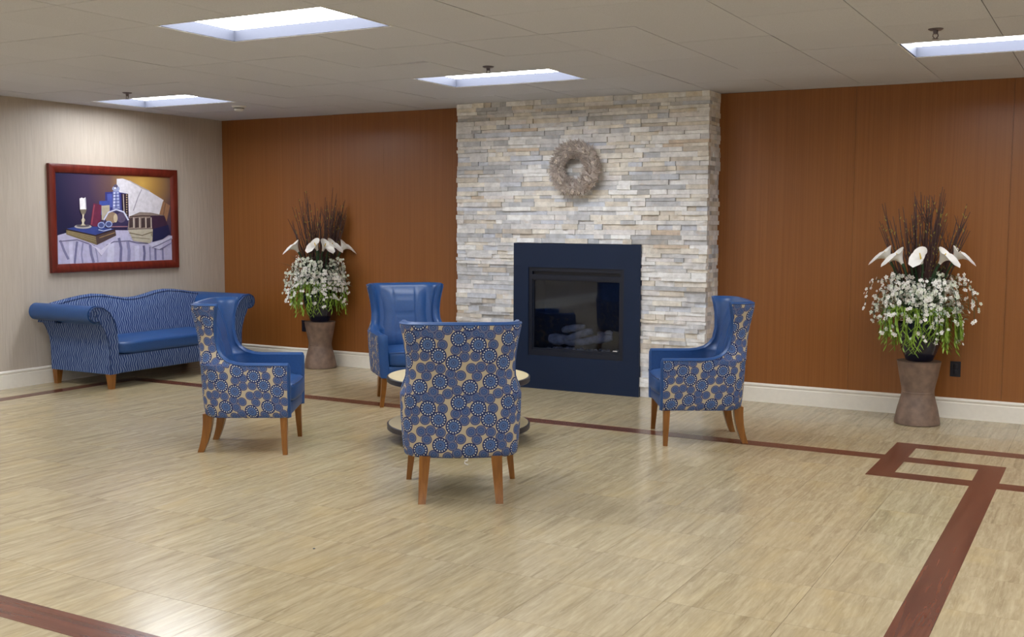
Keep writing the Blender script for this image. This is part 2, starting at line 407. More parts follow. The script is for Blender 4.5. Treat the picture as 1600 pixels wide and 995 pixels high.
# ------------------------------------------------------------------ stone chimney breast
STC = [((206,202,196), 14), ((188,186,184), 13), ((168,168,170), 10), ((150,152,156), 7), ((212,202,182), 11), ((198,184,160), 8), ((176,160,138), 6), ((224,220,214), 12), ((190,160,124), 1), ((142,138,132), 3), ((172,178,190), 7), ((204,196,190), 7)]
SM = []
for n, (c, w) in enumerate(STC):
    kk = NT('ledge_stone_%d' % n); p = kk.pos()
    a = kk.noise(p, 16, 4, 0.6); b = kk.noise(p, 60, 3)
    m_ = sum(c)/3; c = [min(250, ((x*0.72+m_*0.28)*0.68+205*0.32)*1.13 + (2 if q_ == 2 else 0)) for q_, x in enumerate(c)]
    lo = rgb(*[x*0.91 for x in c]); hi = rgb(*[min(255, x*1.06) for x in c])
    cc = kk.ramp(a, [(0.3, lo), (0.68, hi)])
    cc = kk.mix(kk.math('MULTIPLY', kk.ramp(kk.noise(kk.vm('MULTIPLY', p, (9.0, 9.0, 16.0)), 1.0, 2), [(0.62, (0,0,0,1)), (0.78, (1,1,1,1))]), 0.3), cc, rgb(204, 174, 132))
    kk.set(cc, 0.7, 0.3); kk.bump(b, 0.5, 0.006); SM.append(kk.m)
WT = [w for _, w in STC]
g = G(); OX0, OX1, OZ0, OZ1 = -4.83, -3.83, 0.29, 1.16
g.box(FX0+0.03, OX0, FY+0.04, YB+0.02, 0, H); g.box(OX1, FX1-0.03, FY+0.04, YB+0.02, 0, H); g.box(OX0, OX1, FY+0.04, YB+0.02, OZ1, H); g.box(OX0, OX1, FY+0.04, YB+0.02, 0, OZ0)
wf = struct(g.build('wall_fireplace', M['grout']), 'chimney breast clad in pale stacked ledge stone')
SX0, SX1, SZ1 = -4.972, -3.688, 1.364
R2 = random.Random(11)
stones = []   # (kind, x0,x1,y0,y1,z0,z1, mat)
z = 0.0; rows = []
while z < H - 0.012:
    h = R2.choice([0.03, 0.036, 0.04, 0.044, 0.048])
    if H - (z+h) < 0.02: h = H - z
    rows.append((z, h)); z += h
def cm(xx, zz):
    w = list(WT)
    f = min(1, max(0, (xx-FX0)/(FX1-FX0)))
    w = [a*(1.0+0.8*(0.5-f)) if n in (1, 2, 3, 10) else a*(1.0+0.6*(f-0.5)) for n, a in enumerate(w)]  # greyer stones left, creamier right: partly the light's colour cast put into the mix
    return R2.choices(range(len(SM)), w)[0]
for z, h in rows:
    x = FX0 + 0.0
    while x < FX1 - 0.001:
        w = R2.choice([0.08, 0.11, 0.14, 0.17, 0.2, 0.25, 0.31]) * R2.uniform(0.85, 1.15)
        if FX1 - (x+w) < 0.06: w = FX1 - x
        xa, xb = x, x+w; x += w
        segs = [(xa, xb)]
        if z < SZ1 - 0.004 and xb > SX0 and xa < SX1:
            segs = []
            if xa < SX0 - 0.015: segs.append((xa, SX0+0.004))
            if xb > SX1 + 0.015: segs.append((SX1-0.004, xb))
            if z + h > SZ1 + 0.012: segs = [(xa, xb)]
        for (a, b) in segs:
            z0 = z
            if z < SZ1 and z+h > SZ1+0.012 and b > SX0+0.01 and a < SX1-0.01: z0 = SZ1-0.004
            pr = R2.uniform(-0.013, 0.013)
            a2 = a - (R2.uniform(0, 0.012) if abs(a-FX0) < 1e-6 else 0); b2 = b + (R2.uniform(0, 0.010) if abs(b-FX1) < 1e-6 else 0)
            stones.append((a2+0.0006, b2-0.0006, FY+pr, FY+0.055, z0+0.0006, z+h-0.0006, cm(a, z), 'f'))
    for side in (0, 1):       # returns
        y = FY + 0.056
        while y < YB - 0.001:
            w = R2.uniform(0.07, 0.17)
            if YB - (y+w) < 0.04: w = YB - y
            pr = R2.uniform(-0.008, 0.010)
            if side: stones.append((FX1-0.04, FX1+pr, y, y+w-0.001, z+0.0006, z+h-0.0006, cm(FX1, z), 's'))
            else: stones.append((FX0-pr, FX0+0.04, y, y+w-0.001, z+0.0006, z+h-0.0006, cm(FX0, z), 's'))
            y += w
order = sorted(range(len(stones)), key=lambda n: -((stones[n][1]-stones[n][0])*(stones[n][5]-stones[n][4]) if stones[n][7] == 'f' else 0))
single = set(order[:300])
JM = []
CUBE_F = [(0,3,2,1),(4,5,6,7),(0,1,5,4),(1,2,6,5),(2,3,7,6),(3,0,4,7)]
def jit(R):
    v = [[-.5,-.5,-.5],[.5,-.5,-.5],[.5,.5,-.5],[-.5,.5,-.5],[-.5,-.5,.5],[.5,-.5,.5],[.5,.5,.5],[-.5,.5,.5]]
    for n in (0, 1, 4, 5): v[n][1] += R.uniform(0, 0.11); v[n][2] += R.uniform(-0.035, 0.035); 
    return v
for m in SM:
    for q in range(3):
        me = bpy.data.meshes.new('stone'); me.from_pydata([tuple(c) for c in jit(R2)], [], CUBE_F); me.materials.append(m); me.update(); JM.append(me)
g = G()
for n, (a, b, c, d, e, f, mi, kd) in enumerate(stones):
    if n in single:
        o = link('stone', JM[mi*3+R2.randrange(3)], wf, None, ((a+b)/2, (c+d)/2, (e+f)/2)); o.scale = (b-a, d-c, f-e)
    else:
        if kd == 'f': vs = [((a+b)/2+p[0]*(b-a), (c+d)/2+p[1]*(d-c), (e+f)/2+p[2]*(f-e)) for p in jit(R2)]
        else: vs = [(x, y, zz) for zz in (e, f) for x, y in ((a, c), (b, c), (b, d), (a, d))]
        g.add(vs, CUBE_F, mi)
o = g.build('stones', SM, wf); o['kind'] = 'stuff'
print('stones', len(stones))

# ------------------------------------------------------------------ fireplace insert
fp = thing('fireplace', 'navy steel gas fireplace with glass front set in the stone chimney', 'fireplace', ((SX0+SX1)/2, FY, 0))
ox = (SX0+SX1)/2
def fb(g, x0, x1, y0, y1, z0, z1): g.box(x0-ox, x1-ox, y0-FY, y1-FY, z0, z1)
IX0, IX1, IZ0, IZ1 = -4.815, -3.845, 0.315, 1.142
g = G(); yf, yk = FY-0.022, FY+0.05
fb(g, SX0, IX0, yf, yk, 0, SZ1); fb(g, IX1, SX1, yf, yk, 0, SZ1); fb(g, IX0, IX1, yf, yk, IZ1, SZ1); fb(g, IX0, IX1, yf, yk, 0, IZ0)
g.build('surround', M['navy'], fp)
GX0, GX1, GZ0, GZ1 = -4.778, -3.882, 0.385, 1.02
g = G(); ya, yb_ = FY-0.012, FY+0.06
fb(g, IX0, GX0, ya, yb_, IZ0, IZ1); fb(g, GX1, IX1, ya, yb_, IZ0, IZ1); fb(g, GX0, GX1, ya, yb_, IZ0, GZ0-0.02); fb(g, GX0, GX1, ya, yb_, GZ1+0.012, 1.075); fb(g, GX0, GX1, ya, yb_, 1.105, IZ1)
g.build('insert_frame', M['navy_dk'], fp)
g = G(); fb(g, GX0, GX1, FY+0.02, FY+0.05, 1.075, 1.105); g.build('vent_slot', M['black'], fp)
g = G(); t_ = 0.014; y0, y1 = FY+0.0, FY+0.03
fb(g, GX0, GX0+t_, y0, y1, GZ0-0.02, GZ1+0.012); fb(g, GX1-t_, GX1, y0, y1, GZ0-0.02, GZ1+0.012); fb(g, GX0+t_, GX1-t_, y0, y1, GZ0-0.02, GZ0); fb(g, GX0+t_, GX1-t_, y0, y1, GZ1, GZ1+0.012)
g.build('door_frame', M['navy_dk'], fp)
g = G(); fb(g, GX0+t_, GX1-t_, FY+0.012, FY+0.016, GZ0, GZ1); gl_o = g.build('glass_pane', M['glass'], fp); gl_o['label'] = 'dark glass front'
g = G(); bk = YB-0.005
fb(g, GX0-0.03, GX1+0.03, bk-0.01, bk, 0.34, 1.12); fb(g, GX0-0.03, GX0-0.02, FY+0.06, bk, 0.34, 1.12); fb(g, GX1+0.02, GX1+0.03, FY+0.06, bk, 0.34, 1.12)
fb(g, GX0-0.03, GX1+0.03, FY+0.06, bk, 0.33, 0.36); fb(g, GX0-0.03, GX1+0.03, FY+0.06, bk, 1.1, 1.12)
g.build('firebox', M['fire'], fp)
R3 = random.Random(5)
def log(x0, z0, x1, z1, y, r):
    g = G(); pts = []; rad = []
    for n in range(7):
        t = n/6; pts.append((x0+(x1-x0)*t-ox, y-FY+R3.uniform(-.006,.006), z0+(z1-z0)*t+R3.uniform(-.007,.007))); rad.append(r*R3.uniform(0.85, 1.12)*(0.75 if n in (0, 6) else 1))
    g.tube(pts, rad, 9); g.build('log', M['log'], fp, 50)
log(-4.68, 0.455, -4.35, 0.45, 9.20, 0.05); log(-4.40, 0.44, -4.02, 0.50, 9.17, 0.04); log(-4.55, 0.55, -4.32, 0.58, 9.22, 0.035); log(-4.52, 0.46, -4.22, 0.56, 9.17, 0.032); log(-4.2, 0.52, -4.05, 0.53, 9.24, 0.03)
g = G()
for n in range(60):
    x = R3.uniform(-4.7, -3.98)-ox; y = R3.uniform(9.1, 9.26)-FY; r = R3.uniform(0.012, 0.026)
    g.lathe([(r*0.6, 0), (r, r*0.5), (r*0.5, r*1.1)], 6, (x, y, 0.36))
o = g.build('ember_bed', M['log'], fp, 60); o['kind'] = 'stuff'
g = G(); fb(g, -3.955, -3.915, FY+0.009, FY+0.0115, 0.392, 0.402); g.build('maker_plate', M['whitem'], fp)

# ------------------------------------------------------------------ wreath
WC = (-4.312, FY-0.075, 2.047)
wr = thing('wreath', 'round grey dried-twig wreath with pale blooms hung on the stone chimney', 'wreath', WC)
R4 = random.Random(21)
vs = []; fs = []; NU, NV = 40, 10
for i in range(NU):
    a = 2*math.pi*i/NU
    for j in range(NV):
        b = 2*math.pi*j/NV; rr = 0.066*(1+R4.uniform(-.15, .2)); R_ = 0.172 + rr*math.cos(b)
        vs.append((R_*math.cos(a), min(0.05, rr*0.8*math.sin(b)), R_*math.sin(a)))
for i in range(NU):
    for j in range(NV): fs.append((i*NV+j, i*NV+(j+1)%NV, ((i+1)%NU)*NV+(j+1)%NV, ((i+1)%NU)*NV+j))
mesh('ring', vs, fs, M['wtwig'], wr, 60)
g = G()
for n in range(1300):
    a = R4.uniform(0, 2*math.pi); b = R4.uniform(-math.pi*0.95, 0.15) if R4.random() < .8 else R4.uniform(-math.pi, math.pi)
    er = Vector((math.cos(a), 0, math.sin(a))); et = Vector((-math.sin(a), 0, math.cos(a)))
    nrm = er*math.cos(b) + Vector((0, 1, 0))*math.sin(b)
    base = er*0.172 + nrm*0.058; d = (nrm + et*R4.uniform(-.3, 1.3) + Vector((R4.uniform(-.4,.4), R4.uniform(-.3,.1), R4.uniform(-.4,.4)))).normalized()
    L = R4.uniform(0.025, 0.055); tip = base + d*L; tip.y = min(tip.y, 0.055)
    if tip.length < 0.085: continue
    g.tube([base, base+d*(L*0.5)+Vector((R4.uniform(-.004,.004), 0, R4.uniform(-.004,.004))), tip], [0.0032, 0.0028, 0.001], 4, 0, False)
o = g.build('twigs', M['wtwig'], wr); o['kind'] = 'stuff'
for n in range(30):
    a = 2*math.pi*(n+R4.uniform(-.4,.4))/30; rr = R4.choice([0.13, 0.17, 0.2, 0.225]); c = Vector((rr*math.cos(a), -0.055+R4.uniform(-.008,.01)+abs(rr-0.17)*0.4, rr*math.sin(a)))
    g = G(); s = R4.uniform(0.018, 0.032)
    for q in range(7):
        w = q*0.9+R4.uniform(0, .4); dd = Vector((math.cos(w), -0.8, math.sin(w))).normalized()
        g.tube([c, c+dd*s*0.5, c+dd*s], [0.002, 0.006, 0.001], 5, 0, False)
    g.build('dried_bloom', M['wbloom'], wr, 60)

# ------------------------------------------------------------------ wing chair
def interp(tab, x):
    if x <= tab[0][0]: return tab[0][1]
    for (a, va), (b, vb) in zip(tab, tab[1:]):
        if x <= b: return va + (vb-va)*(x-a)/(b-a)
    return tab[-1][1]
W_T = [(0.25,.322),(0.30,.33),(0.45,.340),(0.58,.345),(0.605,.343),(0.64,.326),(0.70,.308),(0.76,.303),(0.85,.312),(0.93,.328),(1.0,.347)]
YB_T = [(0.25,-.262),(0.35,-.275),(0.6,-.287),(0.8,-.308),(1.0,-.345)]
YF_T = [(0.25,.318),(0.6049,.318),(0.605,.318),(0.6055,.03),(0.612,-.03),(0.63,-.085),(0.66,-.125),(0.70,-.15),(0.78,-.168),(0.88,-.168),(0.95,-.158),(1.0,-.148)]
TA_T = [(0.25,.078),(0.6,.078),(0.66,.062),(1.0,.055)]
TB_T = [(0.25,.14),(0.5,.135),(0.7,.11),(1.0,.075)]
ZL = [0.25,0.262,0.30,0.36,0.42,0.48,0.54,0.59,0.605,0.6055,0.612,0.621,0.63,0.645,0.66,0.68,0.70,0.74,0.78,0.83,0.88,0.92,0.95,0.972,0.988,1.0]
def ppath(w, yb, yf, r, bulge):
    r = max(0.004, min(r, yf-yb-0.004)); pts = []
    for n in range(7): pts.append((-w, yf + (yb+r-yf)*n/6))
    for n in range(1, 7):
        a = math.pi + (math.pi/2)*n/6; pts.append((-w+r + r*math.cos(a), yb+r + r*math.sin(a)))
    for n in range(1, 8):
        t = n/8; pts.append((-w+r + (2*w-2*r)*t, yb - bulge*math.sin(math.pi*t)))
    for n in range(0, 7):
        a = 1.5*math.pi + (math.pi/2)*n/6; pts.append((w-r + r*math.cos(a), yb+r + r*math.sin(a)))
    for n in range(1, 7): pts.append((w, yb+r + (yf-yb-r)*n/6))
    return pts
def make_chair():
    t = thing('wing_chair', 'x', 'chair', (0, 0, 0), 0, 'wing chairs round the low table')
    outs, ins = [], []
    for z in ZL:
        w, yb, yf = interp(W_T, z), interp(YB_T, z), interp(YF_T, z)
        tw, tb = interp(TA_T, z), interp(TB_T, z)
        q = 0.0
        if z > 0.96: q = 1 - math.sqrt(max(0, 1-((z-0.96)/0.04)**2)); q *= 0.75
        if z < 0.26: q = 0.15
        o_ = ppath(w, yb, yf, 0.15 if z < 0.6 else 0.125, 0.018); i_ = ppath(w-tw, yb+tb, yf, 0.11, 0.0)
        oo = [(a[0]+(b[0]-a[0])*q*0.5, a[1]+(b[1]-a[1])*q*0.5) for a, b in zip(o_, i_)]; ii = [(b[0]+(a[0]-b[0])*q*0.5, b[1]+(a[1]-b[1])*q*0.5) for a, b in zip(o_, i_)]
        zz = z if z < 0.7 else 0.7+(z-0.7)*1.055
        outs.append([(x, y, zz) for x, y in oo]); ins.append([(x, y, zz) for x, y in ii])
    N = len(outs[0]); K = len(ZL); kf = next(i for i, z in enumerate(ZL) if z > 0.98)
    # fabric cover: outer faces up to kf
    vs = []; uv = []
    for lv in outs[:kf+1]:
        s = [0.0]
        for a, b in zip(lv, lv[1:]): s.append(s[-1] + math.hypot(b[0]-a[0], b[1]-a[1]))
        mid = s[N//2]
        for p_, q in zip(lv, s): vs.append(p_); uv.append((q-mid, p_[2]))
    fs = [(k_*N+i, (k_+1)*N+i, (k_+1)*N+i+1, k_*N+i+1) for k_ in range(kf) for i in range(N-1)]
    fs = [tuple(reversed(f)) for f in fs]
    o = mesh('outer_cover', vs, fs, M['medal'], t, 60, None, uv); o['label'] = 'beige fabric with blue medallions'
    # vinyl: inner faces, rolled top edge, front edges, underside
    g = G(); V = lambda lv: [Vector(p_) for p_ in lv]
    g.add([p_ for lv in ins for p_ in lv], [(k_*N+i, k_*N+i+1, (k_+1)*N+i+1, (k_+1)*N+i)[::-1] for k_ in range(K-1) for i in range(N-1)])
    tp = outs[kf:]; g.add([p_ for lv in tp for p_ in lv], [(k_*N+i, k_*N+i+1, (k_+1)*N+i+1, (k_+1)*N+i) for k_ in range(len(tp)-1) for i in range(N-1)])
    g.add(outs[-1] + ins[-1], [(i, i+1, N+i+1, N+i) for i in range(N-1)])
    g.add(outs[0] + ins[0], [(i, N+i, N+i+1, i+1) for i in range(N-1)])
    C = 6
    for e in (0, N-1):
        sg = 1 if e else -1; cols = []
        for k_ in range(K):
            a, b = Vector(outs[k_][e]), Vector(ins[k_][e])
            pk, nk = outs[max(k_-1, 0)][e], outs[min(k_+1, K-1)][e]
            ty, tz = nk[1]-pk[1], nk[2]-pk[2]; L = math.hypot(ty, tz) or 1; ny, nz = tz/L, -ty/L
            for c in range(C+1):
                u = c/C; bl = 0.014*math.sin(math.pi*u)
                p_ = a.lerp(b, u); cols.append((p_.x, p_.y+ny*bl, p_.z+nz*bl))
        n1 = C+1; f_ = [(k_*n1+c, k_*n1+c+1, (k_+1)*n1+c+1, (k_+1)*n1+c) for k_ in range(K-1) for c in range(C)]
        if sg < 0: f_ = f_
        else: f_ = [tuple(reversed(x)) for x in f_]
        g.add(cols, f_)
    o = g.build('inner_upholstery', M['vinyl'], t, 60); o['label'] = 'smooth blue vinyl'
    # piping along the edge between cover and vinyl
    for e, sgn in ((0, -1), (N-1, 1)):
        g = G(); pts = []
        for k_ in range(K-2):
            p_ = outs[k_][e]; pts.append((p_[0]+sgn*0.001, p_[1]+0.001, p_[2]+0.001))
        g.tube(pts, 0.0045, 6); g.build('piping', M['vinyl'], t, 70)
    g = G(); g.tube([(p_[0]*1.004, p_[1]-0.001, p_[2]) for p_ in outs[kf]], 0.004, 6); g.build('piping', M['vinyl'], t, 70)
    # padded back with stitched seams
    nx, nz = 36, 30; vs = []
    for j in range(nz+1):
        for i in range(nx+1):
            x = -0.205 + 0.41*i/nx; z = 0.45 + 0.52*j/nz
            w = interp(W_T, z)-interp(TA_T, z); x2 = x*(w/0.255)
            y = interp(YB_T, z) + interp(TB_T, z) - 0.004
            e = max(0, 1-(abs(x)/0.205)**4)*max(0, 1-((z-0.71)/0.265)**6); y += 0.036*e
            gx = math.exp(-((abs(x)-0.10)/0.007)**2); y -= 0.012*gx*e
            if abs(x) < 0.10:
                for zs in (0.61, 0.75, 0.89): y -= 0.010*math.exp(-((z-zs)/0.007)**2)*e
            vs.append((x2, y, z if z < 0.7 else 0.7+(z-0.7)*1.055))
    fs = [(j*(nx+1)+i, j*(nx+1)+i+1, (j+1)*(nx+1)+i+1, (j+1)*(nx+1)+i)[::-1] for j in range(nz) for i in range(nx)]
    mesh('back_pad', vs, fs, M['vinyl'], t, 179)
    # seat
    boxo('seat_deck', -0.262, 0.262, -0.16, 0.322, 0.255, 0.345, M['vinyl'], t, 0.012, 2)
    bm = bmesh.new(); bmesh.ops.create_cube(bm, size=1.0); bmesh.ops.subdivide_edges(bm, edges=list(bm.edges), cuts=6, use_grid_fill=True)
    for v in bm.verts:
        a, b, c = v.co.x*2, v.co.y*2, v.co.z*2
        def sq(q, m_): return m_*(1-(1-abs(q))**1.0)*(1 if q > 0 else -1)
        L = (abs(a)**8+abs(b)**8+abs(c)**8)**(1/8); mxx = max(abs(a), abs(b), abs(c)); f = mxx/L
        cr = (1-a*a)*(1-b*b)
        v.co = Vector((a*f*0.266, 0.095+b*f*0.245 + (0.016*(1-a*a) if b > 0.99 else 0), 0.408 + c*f*0.068 + (0.022*cr if c > 0 else -0.0*cr)))
    from_bm('seat_cushion', bm, M['vinyl'], t, 60)
    g = G(); g.tube([(x, 0.338+0.015*(1-(x/0.26)**2), 0.464) for x in [-0.255+0.51*n/12 for n in range(13)]], 0.004, 6); g.build('piping', M['vinyl_dk'], t, 70)
    # legs
    for sx in (-1, 1):
        g = G(); pr = [(0.262, 0.288, 0.282, 0.024), (0.12, 0.302, 0.287, 0.019), (0.0, 0.316, 0.292, 0.0155)]
        vs = [(sx*(x)+a*h, y+b*h, z) for z, x, y, h in pr for a, b in ((-1,-1),(1,-1),(1,1),(-1,1))]
        fs = [(k_*4+i, k_*4+(i+1)%4, k_*4+4+(i+1)%4, k_*4+4+i) for k_ in range(2) for i in range(4)] + [(0,1,2,3), (11,10,9,8)]
        bm = bmesh.new(); bv = [bm.verts.new(v) for v in vs]; [bm.faces.new([bv[i] for i in f]) for f in fs]
        bmesh.ops.bevel(bm, geom=[e for e in bm.edges if abs(e.verts[0].co.z-e.verts[1].co.z) > 0.05], offset=0.004, segments=1, affect='EDGES')
        from_bm('leg', bm, M['legw'], t)
        pr = []
        for n in range(8):
            q = n/7; pr.append((0.262*(1-q), 0.200+0.016*q, -0.240-0.006*q-0.046*q**2.2, 0.031-0.010*q, 0.034-0.014*q))
        vs = [(sx*x+a*h, y+b*hy, z) for z, x, y, h, hy in pr for a, b in ((-1,-1),(1,-1),(1,1),(-1,1))]
        fs = [(k_*4+i, k_*4+(i+1)%4, k_*4+4+(i+1)%4, k_*4+4+i) for k_ in range(7) for i in range(4)] + [(0,1,2,3), (31,30,29,28)]
        bm = bmesh.new(); bv = [bm.verts.new(v) for v in vs]; [bm.faces.new([bv[i] for i in f]) for f in fs]
        from_bm('leg', bm, M['legw'], t, 40)
    return t
ch = make_chair()
def place(c, x, y, dx, dy, lab): c.location = (x, y, 0); c.rotation_euler = (0, 0, math.atan2(-dx, dy)); c['label'] = lab
spots = [(-3.288, 5.332, -.5255, .8508, 'wing chair turned to the fireplace, medallion-print back hiding the round table'),
         (-5.235, 5.695, .857, .515, 'blue wing chair with medallion-print side standing in front of the sofa'),
         (-2.615, 7.557, -.870, -.492, 'blue wing chair with medallion-print side near the right corner of the stone chimney'),
         (-5.362, 7.853, math.cos(math.radians(-42.5)), math.sin(math.radians(-42.5)), 'wing chair showing its tufted blue seat back, between a flower planter and the fireplace')]
for n, s in enumerate(spots):
    c = ch if n == 0 else copy_tree(ch); place(c, *s)
    if n == 0: first = c
g = G(); R5 = random.Random(3); g.tube([(0.03+0.01*math.sin(n*1.3), -0.262-0.004*n, 0.25-0.006*n+0.004*math.cos(n*2.1)) for n in range(7)], 0.0035, 5); g.build('loose_thread', M['petal'], first)

# ------------------------------------------------------------------ two-tier table
tb = thing('coffee_table', 'low round two-tier table with cream tops and dark edges amid the chairs', 'table', (-4.10, 6.62, 0))
def disc(name, z0, z1, r):
    g = G(); g.lathe([(r-0.004, z0), (r, z0+0.004), (r, z1-0.004), (r-0.004, z1-0.0005)], 64); o = g.build(name, M['tabledge'], tb, 40)
    g = G(); g.lathe([(r-0.012, z1-0.002), (r-0.012, z1+0.0008)], 64); g.build('laminate', M['tabletop'], o, 40)
disc('table_top', 0.425, 0.465, 0.515); disc('lower_shelf', 0.085, 0.125, 0.515)
g = G(); g.lathe([(0.36, 0), (0.36, 0.085)], 40); g.build('plinth', M['black'], tb, 40)
g = G(); g.lathe([(0.12, 0.125), (0.12, 0.425)], 32); g.build('column', M['tabledge'], tb, 40)

# ------------------------------------------------------------------ sofa
so = thing('sofa', 'blue camelback sofa with rolled vinyl arms and wavy-stripe fabric', 'sofa', (-8.475, 7.79, 0))
# local x toward the room, y along the wall
boxo('base', -0.405, 0.40, -0.84, 0.84, 0.14, 0.31, M['sofa'], so, 0.01)
def zt(y):
    y = abs(y); return interp([(0,.785),(.08,.788),(.2,.808),(.33,.834),(.46,.845),(.6,.836),(.75,.815),(.9,.79),(1.02,.765)], y)
ny = 64; prof = 10; vs = []
for i in range(ny+1):
    y = -0.99 + 1.98*i/ny; top = zt(y)
    pr = [(-0.12, 0.30), (-0.135, 0.42), (-0.165, 0.56), (-0.205, 0.68), (-0.235, top-0.045), (-0.26, top-0.012), (-0.30, top), (-0.35, top-0.015), (-0.385, top-0.06), (-0.41, 0.5), (-0.405, 0.16)]
    if abs(y) > 0.84:   # ends run behind the rolled arms only
        pr = [(x, max(z, 0.60)) for x, z in pr]
    vs += [(x, y, z) for x, z in pr]
n = 11; fs = [(i*n+j, i*n+j+1, (i+1)*n+j+1, (i+1)*n+j) for i in range(ny) for j in range(n-1)] + [tuple(range(n-1, -1, -1)), tuple(ny*n+j for j in range(n))]
mesh('back', vs, fs, M['sofa'], so, 50)
g = G(); g.tube([(-0.245, -0.93+1.86*i/48, zt(-0.93+1.86*i/48)-0.018) for i in range(49)], 0.004, 6); g.build('piping', M['sofa'], so, 70)
bm = bmesh.new(); bmesh.ops.create_cube(bm, size=1.0); bmesh.ops.subdivide_edges(bm, edges=list(bm.edges), cuts=7, use_grid_fill=True)
for v in bm.verts:
    a, b, c = v.co.x*2, v.co.y*2, v.co.z*2; L = (abs(a)**9+abs(b)**9+abs(c)**9)**(1/9); f = max(abs(a), abs(b), abs(c))/L; cr = (1-a*a)*(1-b**4)
    v.co = Vector((0.13+a*f*0.30, b*f*0.757, 0.373+c*f*0.062+(0.02*cr if c > 0 else 0)))
from_bm('seat_cushion', bm, M['vinyl'], so, 60)
for sg in (-1, 1):
    # profile (outward u from the inner face, z)
    cu, cz, cr_ = 0.245, 0.705, 0.068
    topc = [(0.0, 0.30), (0.0, 0.44), (0.012, 0.54), (0.04, 0.635), (0.095, 0.715), (0.165, 0.762)]
    rollc = [(cu+cr_*math.cos(math.radians(a)), cz+cr_*math.sin(math.radians(a))) for a in range(105, -121, -15)]
    under = [(0.19, 0.605), (0.15, 0.54), (0.12, 0.46), (0.105, 0.38), (0.10, 0.14)]
    P = topc + rollc + under + [(0.0, 0.14)]
    n = len(P); X = [-0.40, 0.405]
    def arm_solid(name, P, xs, mat, parent, sm=40):
        n = len(P); vs = [(x, sg*(0.76+u), z) for x in xs for u, z in P]
        fs = [(k_*n+i, k_*n+(i+1)%n, (k_+1)*n+(i+1)%n, (k_+1)*n+i) for k_ in range(len(xs)-1) for i in range(n)] + [tuple(range(n)), tuple(range((len(xs)-1)*n, len(xs)*n))[::-1]]
        bm = bmesh.new(); bv = [bm.verts.new(v) for v in vs]
        for f in fs: bm.faces.new([bv[i] for i in f])
        return from_bm(name, bm, mat, parent, sm)
    arm = arm_solid('arm', P, [-0.40, 0.41], M['sofa'], so)
    arm['label'] = 'striped fabric scroll arm'
    # vinyl wrap over the roll
    skin = topc[2:] + rollc + under[:1]; off = 0.012; ot = []
    for i, (u, z) in enumerate(skin):
        a = skin[max(i-1, 0)]; b = skin[min(i+1, len(skin)-1)]; tx, tz = b[0]-a[0], b[1]-a[1]; L = math.hypot(tx, tz) or 1
        e = min(1, min(i, len(skin)-1-i)/2.0); ot.append((u - tz/L*off*(0.15+0.85*e), z + tx/L*off*(0.15+0.85*e)))
    arm_solid('arm_roll', ot + skin[::-1], [-0.41, 0.392], M['vinyl'], arm, 50)
    g = G(); g.tube([(0.411, sg*(0.76+u), z) for u, z in skin + under[1:]], 0.0055, 6); g.build('piping', M['vinyl_dk'], arm, 70)
    g = G(); sp = [(cu+0.036*(1-q/26)*math.cos(math.radians(100-q*18)), cz+0.036*(1-q/26)*math.sin(math.radians(100-q*18))) for q in range(22)]
    g.tube([(0.411, sg*(0.76+u), z) for u, z in sp], 0.004, 6); g.build('scroll_piping', M['vinyl_dk'], arm, 70)
    for lx in (-0.365, 0.365):
        vs = []
        for z, h in ((0.145, 0.034), (0.0, 0.022)):
            sx_ = 0.006 if z < 0.1 else 0
            vs += [(lx+(sx_ if lx > 0 else -sx_)+a*h, sg*(0.82)+b*h, z) for a, b in ((-1,-1),(1,-1),(1,1),(-1,1))]
        mesh('leg', vs, [(0,1,2,3),(7,6,5,4)] + [(i, 4+i, 4+(i+1)%4, (i+1)%4) for i in range(4)], M['legw'], so)
g = G(); g.tube([(0.402, -0.76+1.52*i/20, 0.312) for i in range(21)], 0.005, 6); g.build('piping', M['vinyl_dk'], so, 70)

# ------------------------------------------------------------------ framed picture
PY0, PY1, PZ0, PZ1, FWD = 6.998, 8.618, 1.054, 2.10, 0.082
pc = thing('framed_picture', 'mahogany-framed still life print of books, candle and decanter on wallpapered wall', 'picture', (XL, (PY0+PY1)/2, PZ0))
oy, oz = (PY0+PY1)/2, PZ0
def mitre(name, pts):   # frame rail: outer a,b inner c,d (y,z) with bevelled section
    (a, b, c, d) = pts
    prof = [(0.0, 0.002), (0.0, 0.038), (0.25, 0.044), (0.7, 0.036), (1.0, 0.02), (1.0, 0.002)]
    vs = []
    for o_, i_ in ((a, d), (b, c)):
        for t_, x in prof: vs.append((x, o_[0]+(i_[0]-o_[0])*t_-oy, o_[1]+(i_[1]-o_[1])*t_-oz))
    n = len(prof); bm = bmesh.new(); bv = [bm.verts.new(v) for v in vs]
    for i in range(n): bm.faces.new([bv[i], bv[(i+1)%n], bv[n+(i+1)%n], bv[n+i]])
    bm.faces.new(bv[:n]); bm.faces.new(bv[n:][::-1]); from_bm(name, bm, M['frame'], pc, 30)
A, B, C_, D_ = (PY0,PZ0),(PY1,PZ0),(PY1,PZ1),(PY0,PZ1); w = FWD
a, b, c, d = (PY0+w,PZ0+w),(PY1-w,PZ0+w),(PY1-w,PZ1-w),(PY0+w,PZ1-w)
mitre('frame_rail', (A, B, b, a)); mitre('frame_rail', (B, C_, c, b)); mitre('frame_rail', (C_, D_, d, c)); mitre('frame_rail', (D_, A, a, d))
src = [(125,145),(1018,182),(1037,832),(155,868)]; dst = [d, c, b, a]
Am = []; bm_ = []
for (x, y), (u, v) in zip(src, dst):
    Am += [[x, y, 1, 0, 0, 0, -u*x, -u*y], [0, 0, 0, x, y, 1, -v*x, -v*y]]; bm_ += [u, v]
Hm = np.linalg.solve(np.array(Am, float), np.array(bm_, float))
